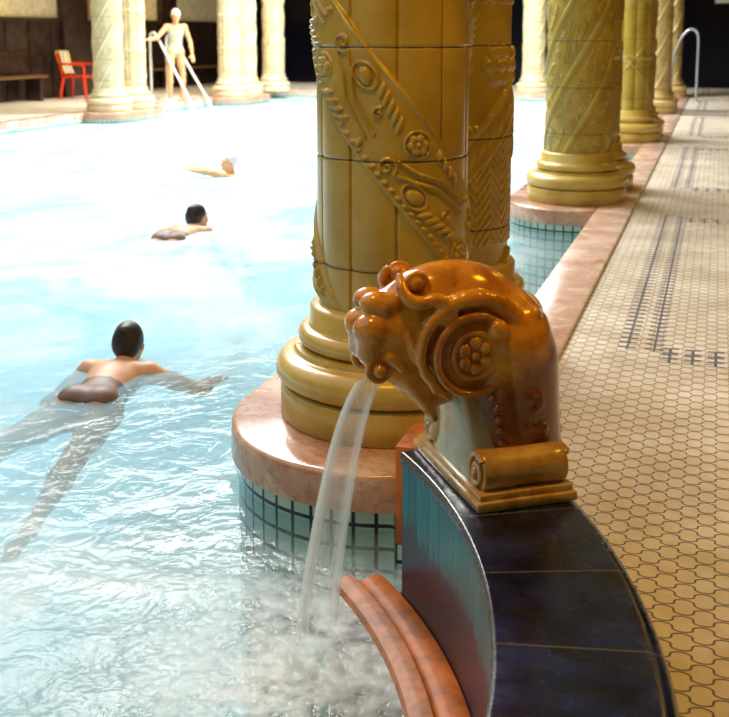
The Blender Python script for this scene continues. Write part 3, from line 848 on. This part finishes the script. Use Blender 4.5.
for sy in (1, -1):
    r = None
    bm = bmesh.new()
    for k in range(6):
        a = k*PI/3+.5
        bmesh.ops.create_uvsphere(bm, u_segments=16, v_segments=10, radius=1, matrix=Matrix.Translation((.100+.0265*math.cos(a), sy*.101, .300+.0265*math.sin(a))) @ Matrix.Diagonal((.0150, .011, .0150, 1)))
    bmesh.ops.create_uvsphere(bm, u_segments=16, v_segments=10, radius=1, matrix=Matrix.Translation((.100, sy*.102, .300)) @ Matrix.Diagonal((.0115, .011, .0115, 1)))
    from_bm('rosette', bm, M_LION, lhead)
    # bead string down the front edge of the neck side
    bm = bmesh.new()
    for k, (x, z, rr) in enumerate(((.062, .205, .008), (.050, .183, .0105), (.045, .158, .0115), (.041, .132, .012), (.037, .105, .0125), (.034, .077, .016))):
        bmesh.ops.create_uvsphere(bm, u_segments=16, v_segments=10, radius=rr, matrix=Matrix.Translation((x, sy*.104, z)))
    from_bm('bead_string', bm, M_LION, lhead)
    # scroll roll of the base with volute end
    bm = bmesh.new(); yc = sy*.137; zc = .066; R0 = .043
    prof = [(.106, .0), (.106, R0*.93), (.100, R0), (.06, R0*.97), (.0, R0*.93), (-.05, R0*.97), (-.074, R0), (-.080, R0*.93), (-.080, 0)]
    n = 36; rings = [[bm.verts.new((x, yc+max(r, .0005)*math.cos(2*PI*k/n), zc+max(r, .0005)*math.sin(2*PI*k/n))) for k in range(n)] for x, r in prof]
    for r0, r1 in zip(rings, rings[1:]):
        for k in range(n): bm.faces.new((r0[k], r0[(k+1) % n], r1[(k+1) % n], r1[k]))
    for xx in (.108, -.082):
        sp = [(xx, yc+sy*.038*(1-.8*i/40)*math.cos(2*PI*1.6*i/40+.8), zc+.038*(1-.8*i/40)*math.sin(2*PI*1.6*i/40+.8)) for i in range(41)]
        tube(bm, sp, [.0065]*41, 8)
        bmesh.ops.create_uvsphere(bm, u_segments=14, v_segments=10, radius=.011, matrix=Matrix.Translation((xx, yc, zc)))
    from_bm('scroll', bm, M_LIONB, lion, True, 60)
    # acanthus curl rising from the front corner
    q = SDF((.03, min(sy*.05, sy*.19), .0), (.15, max(sy*.05, sy*.19), .17), .003)
    if sy < 0:
        q.chain([(.10, sy*.15, .09), (.098, sy*.13, .125), (.085, sy*.105, .14), (.075, sy*.09, .12)], [.014, .015, .013, .012], .008)
        q.torus((.108, sy*.128, .112), .018, .0085, 0, .005)
        q.cap((.09, sy*.11, .06), (.085, sy*.095, .12), .028, .016, .012)
        from_np('leaf_curl', *q.mesh(), M_LIONB, lion)
bm = bmesh.new()
bx(bm, -.094, .130, -.190, .196, .001, .021, .006); bx(bm, -.088, .122, -.178, .186, .018, .034, .006)
from_bm('plinth', bm, M_LIONB, lion, True, 40)
# chest: pale concave shield between the scrolls
prof = [(.026, .122, .150, .07), (.045, .118, .128, .07), (.07, .115, .108, .072), (.10, .115, .098, .075), (.13, .118, .092, .08), (.16, .122, .088, .085), (.19, .127, .080, .09), (.215, .131, .068, .095), (.232, .132, .048, .10)]
bm = bmesh.new(); rings = []
for z, xf, yw, x0 in prof:
    ring = [bm.verts.new((x0+(xf-x0)*max(0, math.cos(t))**.55*(1-.12*math.cos(t)**6), yw*math.sin(t), z)) for t in np.linspace(-PI/2, PI/2, 21)]
    ring += [bm.verts.new((-.01, yw*.9, z)), bm.verts.new((-.01, -yw*.9, z))]
    rings.append(ring)
for r0, r1 in zip(rings, rings[1:]):
    for k in range(len(r0)): bm.faces.new((r0[k], r0[(k+1) % len(r0)], r1[(k+1) % len(r0)], r1[k]))
bm.faces.new(rings[0]); bm.faces.new(rings[-1])
o = from_bm('chest_shield', bm, M_CEL, lion, True, 50); o['label'] = 'pale celadon chest shield'

# ------------------------------------------------------------------ water jet
def jet_mat():
    m = bpy.data.materials.new('falling_water'); m.use_nodes = True; nt = m.node_tree; nt.nodes.clear()
    h = Mat.__new__(Mat); h.m = m; h.nt = nt
    out = nt.nodes.new('ShaderNodeOutputMaterial'); tr = nt.nodes.new('ShaderNodeBsdfTransparent')
    tr.inputs[0].default_value = (.97, .98, .97, 1)
    df = nt.nodes.new('ShaderNodeBsdfDiffuse'); df.inputs[0].default_value = (.90, .93, .90, 1)
    tl = nt.nodes.new('ShaderNodeBsdfTranslucent'); tl.inputs[0].default_value = (.92, .94, .90, 1)
    gl = nt.nodes.new('ShaderNodeBsdfGlossy'); gl.inputs['Roughness'].default_value = .25
    a = nt.nodes.new('ShaderNodeMixShader'); a.inputs[0].default_value = .5
    nt.links.new(df.outputs[0], a.inputs[1]); nt.links.new(tl.outputs[0], a.inputs[2])
    b = nt.nodes.new('ShaderNodeMixShader'); b.inputs[0].default_value = .12
    nt.links.new(a.outputs[0], b.inputs[1]); nt.links.new(gl.outputs[0], b.inputs[2])
    u, v, _ = h.coords('UV')
    st = h.noise(9, 4, .6, 'UV', (4.0, .25, 1))
    e = (u-.5).abs()*2.0
    dens = (e.ramp(.30, .86)*.60+.10+st.ramp(.45, .75)*.30)*e.ramp(1.0, .86, .15, 1.0)*v.ramp(1.0, .80, .25, 1.0)*(u.ramp(.1, .7, .7, 1.15))
    c = nt.nodes.new('ShaderNodeMixShader'); nt.links.new((dens*JETD).mn(.85).s, c.inputs[0])
    nt.links.new(tr.outputs[0], c.inputs[1]); nt.links.new(b.outputs[0], c.inputs[2]); nt.links.new(c.outputs[0], out.inputs[0])
    return m
JETD = .85
bm = bmesh.new(); uv = bm.loops.layers.uv.new('uv'); N = 40; K = 20; rings = []
for i in range(N+1):
    t = i/N; z = .245-.607*t                                   # local z above parapet top
    tt = math.sqrt(max(0, (.245-z))/.607)
    xl = .300+.170*tt; xr = .250+.125*tt                       # leading and trailing edges
    xm, hw = (xl+xr)/2, (xl-xr)/2
    rings.append([bm.verts.new((xm+hw*math.cos(2*PI*k/K), (.010+.012*t)*math.sin(2*PI*k/K), z)) for k in range(K)])
for i in range(N):
    for k in range(K):
        f = bm.faces.new((rings[i][k], rings[i][(k+1) % K], rings[i+1][(k+1) % K], rings[i+1][k]))
        for lp, (ii, kk) in zip(f.loops, ((i, k), (i, k+1), (i+1, k+1), (i+1, k))):
            lp[uv].uv = (.5+.5*math.cos(2*PI*kk/K), ii/N)
jet = from_bm('water_jet', bm, jet_mat()); jet.location = O; jet.rotation_euler = (0, 0, math.radians(215.3))
tag(jet, 'white stream of water arching from the lion mouth into the pool', 'water jet')

# ------------------------------------------------------------------ people
def unit(v): v = np.array(v, float); return v/np.linalg.norm(v)
def human(P, h=.0065):
    """P: hip, up, front, head_f, head_u, arms [(ud, fd, curl)], legs [(td, sd)], scale"""
    k = P.get('scale', 1.0); hip = np.array(P['hip'], float); U = unit(P['up']); Fv = np.array(P['front'], float)
    Fv = unit(Fv-U*(Fv @ U)); R = np.cross(Fv, U)     # body's right
    hf = unit(P['head_f']); hu = np.array(P['head_u'], float); hu = unit(hu-hf*(hu @ hf)); hr = np.cross(hf, hu)
    RB = [R, Fv, U]
    sh = hip+U*.46*k; nk = sh+U*.05*k; hd = nk+unit(U*.6+hu*.6)*.135*k+hf*.015
    J = dict(sh=sh, nk=nk, hd=hd); prims = []
    E = lambda c, r, kk=.03, B=RB: prims.append(('e', c, np.array(r)*k, kk, B))
    C = lambda a, b, ra, rb, kk=.02: prims.append(('c', a, b, ra*k, rb*k, kk))
    E(hip+U*.02*k, (.155, .105, .12), .04); E(hip+U*.16*k, (.125, .09, .14), .05); E(hip+U*.33*k+Fv*.005, (.145, .105, .16), .05)
    for s_ in (1, -1):
        C(sh+R*s_*.10*k-U*.03*k, sh+R*s_*.165*k-U*.02*k, .065, .055, .04)
        E(hip-Fv*.05*k+R*s_*.07*k-U*.03*k, (.085, .085, .09), .04)
    C(nk-U*.05*k, hd-hu*.05*k, .055, .05, .03)
    HB = [hr, hf, hu]; X = lambda a, b, c: hd+(hr*a+hf*b+hu*c)*k
    E(X(0, -.01, .02), (.074, .092, .10), .02, HB); E(X(0, .035, -.055), (.052, .055, .06), .03, HB)
    E(X(0, .105, -.02), (.012, .020, .022), .015, HB); E(X(0, .088, -.055), (.024, .012, .007), .006, HB); E(X(0, .083, -.085), (.022, .018, .016), .015, HB)
    E(X(0, .082, .03), (.05, .015, .012), .015, HB)
    for s_ in (1, -1):
        E(X(s_*.076, -.005, -.01), (.010, .018, .03), .006, HB)
        E(X(s_*.030, .080, .005), (.013, .010, .009), .004, HB)
        E(X(s_*.042, .060, -.03), (.022, .022, .02), .02, HB)
    J['hands'] = []
    for s_, (ud, fd) in zip((1, -1), P['arms']):
        a = sh+R*s_*.175*k-U*.02*k; el = a+unit(ud)*.285*k; wr = el+unit(fd)*.245*k
        C(a, a+(el-a)*.5, .052, .044, .03); C(a+(el-a)*.5, el, .044, .036); C(el, el+(wr-el)*.4, .039, .037); C(el+(wr-el)*.4, wr, .036, .024)
        d = unit(fd); side = P.get('palm', np.array([0, 0, 1.]))
        side = np.array(side, float); wdt = np.cross(d, side); wdt = unit(wdt) if np.linalg.norm(wdt) > .1 else unit(np.cross(d, [1, 0, 0])); pn = np.cross(wdt, d)
        E(wr+d*.05*k, (.040, .050, .016), .012, [wdt, d, pn])
        for q, (o_, L_) in enumerate(((-.028, .060), (-.010, .075), (.010, .070), (.028, .055))):
            b0 = wr+d*.085*k+wdt*o_*k; b1 = b0+(d*.9+wdt*o_*2)*L_*.55*k; b2 = b1+(d*.8-pn*.5)*L_*.5*k
            C(b0, b1, .0095, .0085, .004); C(b1, b2, .0085, .007, .004)
        tb = wr+d*.025*k+wdt*s_*-.030*k; t1 = tb+(d*.6-wdt*s_*.8)*.04*k; C(tb, t1, .012, .010, .006); C(t1, t1+d*.028*k, .010, .008, .004)
        J['hands'].append(wr+d*.06)
    for s_, (td, sd, fdir) in zip((1, -1), P['legs']):
        a = hip+R*s_*.085*k-U*.02*k; kn = a+unit(td)*.41*k; an = kn+unit(sd)*.40*k
        C(a, a+(kn-a)*.5, .088, .072, .04); C(a+(kn-a)*.5, kn, .072, .052, .03); C(kn, kn+(an-kn)*.3, .053, .055, .03); C(kn+(an-kn)*.3, an, .055, .034, .03)
        fd = unit(fdir); C(an-fd*.03*k, an+fd*.10*k+unit(sd)*.045*k, .034, .030, .02); C(an+fd*.10*k+unit(sd)*.045*k, an+fd*.17*k+unit(sd)*.055*k, .030, .018, .02)
    pts = np.array([q for p in prims for q in ([p[1]] if p[0] == 'e' else [p[1], p[2]])])
    lo = pts.min(0)-.16; hi = pts.max(0)+.16
    def run(pr, h, inflate=0):
        g = SDF(lo, hi, h)
        for p in pr:
            if p[0] == 'e': g.ell(p[1], p[2]+inflate, p[3], p[4])
            else: g.cap(p[1], p[2], p[3]+inflate, p[4]+inflate, p[5])
        return g
    g = run(prims, h)
    J.update(U=U, F=Fv, R=R, hf=hf, hu=hu, hr=hr, hip=hip, prims=prims, lo=lo, hi=hi, X=X, HB=HB, k=k)
    return g.mesh(), J, run
def clip_field(g, n, c, keep_below=True):
    X = g.ax[0][:, None, None]; Y = g.ax[1][None, :, None]; Z = g.ax[2][None, None, :]
    p = (X-c[0])*n[0]+(Y-c[1])*n[1]+(Z-c[2])*n[2]
    g.d = np.maximum(g.d, (p if keep_below else -p).astype(np.float32))
def make_person(P, label, skin, hairmat, suitmat, hairname, top=.34, h=.0065, loc=(0, 0, 0)):
    (V, Q), J, run = human(P, h)
    t = empty('person', loc, 0, label, 'person')
    L0 = np.array(loc)
    from_np('body', V-L0, Q, skin, t)
    lo, hi = J['hd']-.2, J['hd']+.2
    g = SDF(lo, hi, h); X = J['X']; k = J['k']
    g.ell(X(0, -.018, .030), np.array((.084, .098, .104))*k, .01, J['HB'])
    if hairname == 'hair': g.ell(X(0, -.075, .0), np.array((.07, .05, .075))*k, .03, J['HB']); g.ell(X(0, -.075, .085), np.array((.04, .04, .035))*k, .015, J['HB'])
    n = unit(J['hf']*.80-J['hu']*.62); clip_field(g, n, X(0, .045, .045), True)
    V, Q = g.mesh(); from_np(hairname, V-L0, Q, hairmat, t)
    if suitmat:
        pr = [p for p in J['prims'][:13]]
        g = run(pr, h, .006); clip_field(g, J['U'], J['hip']+J['U']*top*k, True); clip_field(g, J['U'], J['hip']-J['U']*.10*k, False)
        V, Q = g.mesh(); from_np('swimsuit', V-L0, Q, suitmat, t)
    return t
# body directions in the pool: swimmers move away from the camera
sw = unit((-.19, .98, .0)); rt = np.cross(sw, (0, 0, 1.)); DN = np.array((0, 0, -1.))
hip1 = np.array((-2.15, 3.33, WATER-.06))
make_person(dict(hip=hip1, up=sw+np.array((0, 0, .16)), front=(0, 0, -1), head_f=sw+np.array((0, 0, -.05)), head_u=(0, 0, 1), scale=.72,
    arms=[(rt*.7+sw*.1+DN*.25, sw*.9+rt*.1+DN*.10), (-rt*.6-sw*.2+DN*.5, sw*.8+rt*.3+DN*.4)],
    legs=[(-sw-rt*.02+DN*.20, -sw*.8+DN*.5-rt*.2, -sw), (-sw*.8-rt*.50+DN*.10, -sw*.8+DN*.35-rt*.3, -sw)]),
    'nearest swimmer with dark hair gliding away in the pale water', M_SKIN, M_HAIR, M_SUIT, 'hair', .20, loc=tuple(hip1))
sw2 = unit((-.06, .99, 0.)); rt2 = np.cross(sw2, (0, 0, 1.))
hip2 = np.array((-3.37, 6.22, WATER-.06))
make_person(dict(hip=hip2, up=sw2+np.array((0, 0, .13)), front=(0, 0, -1), head_f=rt2*.4+sw2*.8, head_u=(0, 0, 1), scale=.74,
    arms=[(rt2*.4+sw2*.2+DN*.9, sw2+DN*.6), (-rt2*.5-sw2*.8+DN*.05, -rt2*.25-sw2*.9)],
    legs=[(-sw2+rt2*.03+DN*.06, -sw2+DN*.03, -sw2), (-sw2-rt2*.06+DN*.04, -sw2+DN*.02, -sw2)]),
    'middle swimmer with dark wet hair, body trailing back through the pale water', M_SKIN, M_HAIR, M_SUIT, 'hair', .20, loc=tuple(hip2))
camr = np.array((.951, .31, 0.)); camf = np.array((-.31, .951, 0.))
hip3 = np.array((-4.32, 9.32, WATER-.37))
make_person(dict(hip=hip3, up=-camr*.10+np.array((0, 0, .8)), front=-camr-camf*.3, head_f=-camr*.85-camf*.5+np.array((0, 0, .05)), head_u=(0, 0, 1), scale=.76,
    arms=[(-camr*.95+camf*.2-DN*.30, -camr-DN*.10), (-camr*.95-camf*.25-DN*.36, -camr-DN*.12)],
    legs=[(camr*.2+DN, camr*.3+DN, -camr), (camr*.1-camf*.15+DN, camr*.3+DN, -camr)]),
    'farthest swimmer in a pale bathing cap reaching one arm leftward', M_SKINP, M_CAP, M_SUIT, 'bathing_cap', .34, loc=tuple(hip3))
# standing bather by the stair rails
pp = np.array((-9.46, 17.85, DECK)); hips = pp+np.array((0, 0, .895))
fr = unit((.75, -.66, 0)); rr_ = np.cross(fr, (0, 0, 1.))
make_person(dict(hip=hips, up=np.array((0, 0, 1.))+fr*.10, front=fr, head_f=fr+rr_*.25+np.array((0, 0, -.35)), head_u=(0, 0, 1),
    arms=[(rr_*.75-np.array((0, 0, 1))*.75+fr*.2, rr_*.8+fr*.4-np.array((0, 0, .10))), (-rr_*.30-np.array((0, 0, 1))*.9+fr*.1, fr*.35-np.array((0, 0, 1))*.9)],
    legs=[(fr*.10+rr_*.10-np.array((0, 0, 1)), -fr*.03-np.array((0, 0, 1)), fr), (fr*.03-rr_*.12-np.array((0, 0, 1)), -fr*.10-np.array((0, 0, 1)), fr)]),
    'person in pale swimsuit and white cap standing by the pool stair rails', M_SKINP, simple('white_cap', (.88, .84, .84), .5), M_SUITG, 'bathing_cap', .38, loc=tuple(pp))

# ------------------------------------------------------------------ stair rails
def rail(name, pts, r, mat, label, feet, grp=None):
    loc = Vector(feet[0]); t = empty(name, loc, 0, label, 'handrail', grp)
    bm = bmesh.new(); tube(bm, [Vector(p)-loc for p in spline(pts, 8)], r, 12); from_bm('rail_tube', bm, mat, t)
    for f in feet:
        bm = bmesh.new(); lathe(bm, [(r*.5, 0), (r*2.4, 0), (r*2.4, .012), (r*1.3, .03), (r*.5, .03)], 20)
        o = from_bm('flange', bm, mat, t, True, 40); o.location = Vector(f)-loc
    return t
rail('stair_handrail', [(-9.95, 17.82, DECK), (-9.95, 17.82, .6), (-9.95, 17.82, 1.12), (-9.90, 17.80, 1.19), (-9.78, 17.74, 1.16), (-9.4, 17.6, .62), (-9.0, 17.45, .04), (-8.8, 17.38, -.4)], .024, M_WHITEP,
     'white pool stair handrail on the left of the standing bather', [(-9.95, 17.82, DECK)], 'white handrails of the pool stairs')
rail('stair_handrail', [(-10.05, 18.62, DECK), (-10.05, 18.62, .6), (-10.05, 18.62, 1.08), (-9.98, 18.60, 1.15), (-9.86, 18.55, 1.1), (-9.45, 18.42, .52), (-9.1, 18.3, .06), (-8.8, 18.2, -.4)], .024, M_WHITEP,
     'white pool stair handrail sloping down right of the standing bather', [(-10.05, 18.62, DECK)], 'white handrails of the pool stairs')
rail('pool_handrail', [(-.36, 20.4, DECK), (-.36, 20.4, .6), (-.36, 20.4, 1.05), (-.385, 20.4, 1.2), (-.47, 20.4, 1.27), (-.58, 20.4, 1.22), (-.70, 20.4, 1.02), (-.80, 20.4, .6), (-.80, 20.4, -.4)], .022, M_STEEL,
     'grey metal hooked pool ladder rail at the far end of the walkway', [(-.36, 20.4, DECK)])
# small white skimmer box at the foot of the stair rails
tag(box('white_skimmer_lid', -9.32, -9.12, 16.98, 17.25, -.002, .05, M_WHITEP, bev=.012), 'small white box on the pool edge in front of the standing bather', 'box')

# ------------------------------------------------------------------ red chair with towel
ch = empty('plastic_armchair', (-11.45, 17.75, DECK), math.radians(8), 'red plastic armchair with a yellow towel over its back, beside the sunlit column', 'chair')
bm = bmesh.new(); bx(bm, -.24, .24, -.24, .24, .40, .435, .012); from_bm('seat', bm, M_RED, ch, True, 40)
tilt = Matrix.Translation((-.22, 0, .42)) @ Matrix.Rotation(-.22, 4, 'Y')
bm = bmesh.new()
for y in (-.2, -.1, 0, .1, .2): bx(bm, -.012, .012, y-.032, y+.032, 0, .40, .006, M=tilt)
bx(bm, -.016, .016, -.235, .235, .34, .44, .012, M=tilt); from_bm('backrest', bm, M_RED, ch, True, 40)
for sx in (1, -1):
    for sy in (1, -1):
        bm = bmesh.new(); tube(bm, [(sx*.20, sy*.20, .41), (sx*.235, sy*.235, .2), (sx*.26, sy*.25, 0)], [.034, .030, .026], 8); from_bm('leg', bm, M_RED, ch, True, 40)
for sy in (1, -1):
    bm = bmesh.new(); tube(bm, spline([(.215, sy*.25, .40), (.24, sy*.27, .55), (.20, sy*.275, .635), (.0, sy*.275, .65), (-.20, sy*.26, .655), (-.27, sy*.235, .66)], 4), .022, 8); from_bm('armrest', bm, M_RED, ch, True, 40)
def towel_mat():
    m = Mat('striped_towel', .9, .1); X, Y, Z = m.coords()
    f = ((Y+.3).mod(.17))
    c = m.mix(f.lt(.05), (.85, .62, .12), (.30, .38, .60)); c = m.mix(f.gt(.12), c, (.88, .80, .50)); m.color(c); m.bump(m.noise(90, 2), .4, .004); return m.m
bm = bmesh.new(); path = [(-.245, .53), (-.285, .62), (-.32, .74), (-.342, .83), (-.338, .868), (-.318, .885), (-.295, .878), (-.275, .85), (-.255, .76), (-.235, .64), (-.205, .52), (-.17, .47)]
prev = None
path = [(p.x, p.z) for p in spline([(a, 0, b) for a, b in path], 3)]
NY = 13; grid = [[bm.verts.new((x+.006*math.sin(j*1.9+i*.3), -.2+.4*j/(NY-1), z+.006*math.cos(j*1.3))) for j in range(NY)] for i, (x, z) in enumerate(path)]
for i in range(len(grid)-1):
    for j in range(NY-1): bm.faces.new((grid[i][j], grid[i][j+1], grid[i+1][j+1], grid[i+1][j]))
tw = from_bm('towel', bm, towel_mat()); md = tw.modifiers.new('thick', 'SOLIDIFY'); md.thickness = .014; md.offset = 1
tw.location = ch.location; tw.rotation_euler = ch.rotation_euler
tag(tw, 'yellow and blue striped towel draped over the red chair back', 'towel')
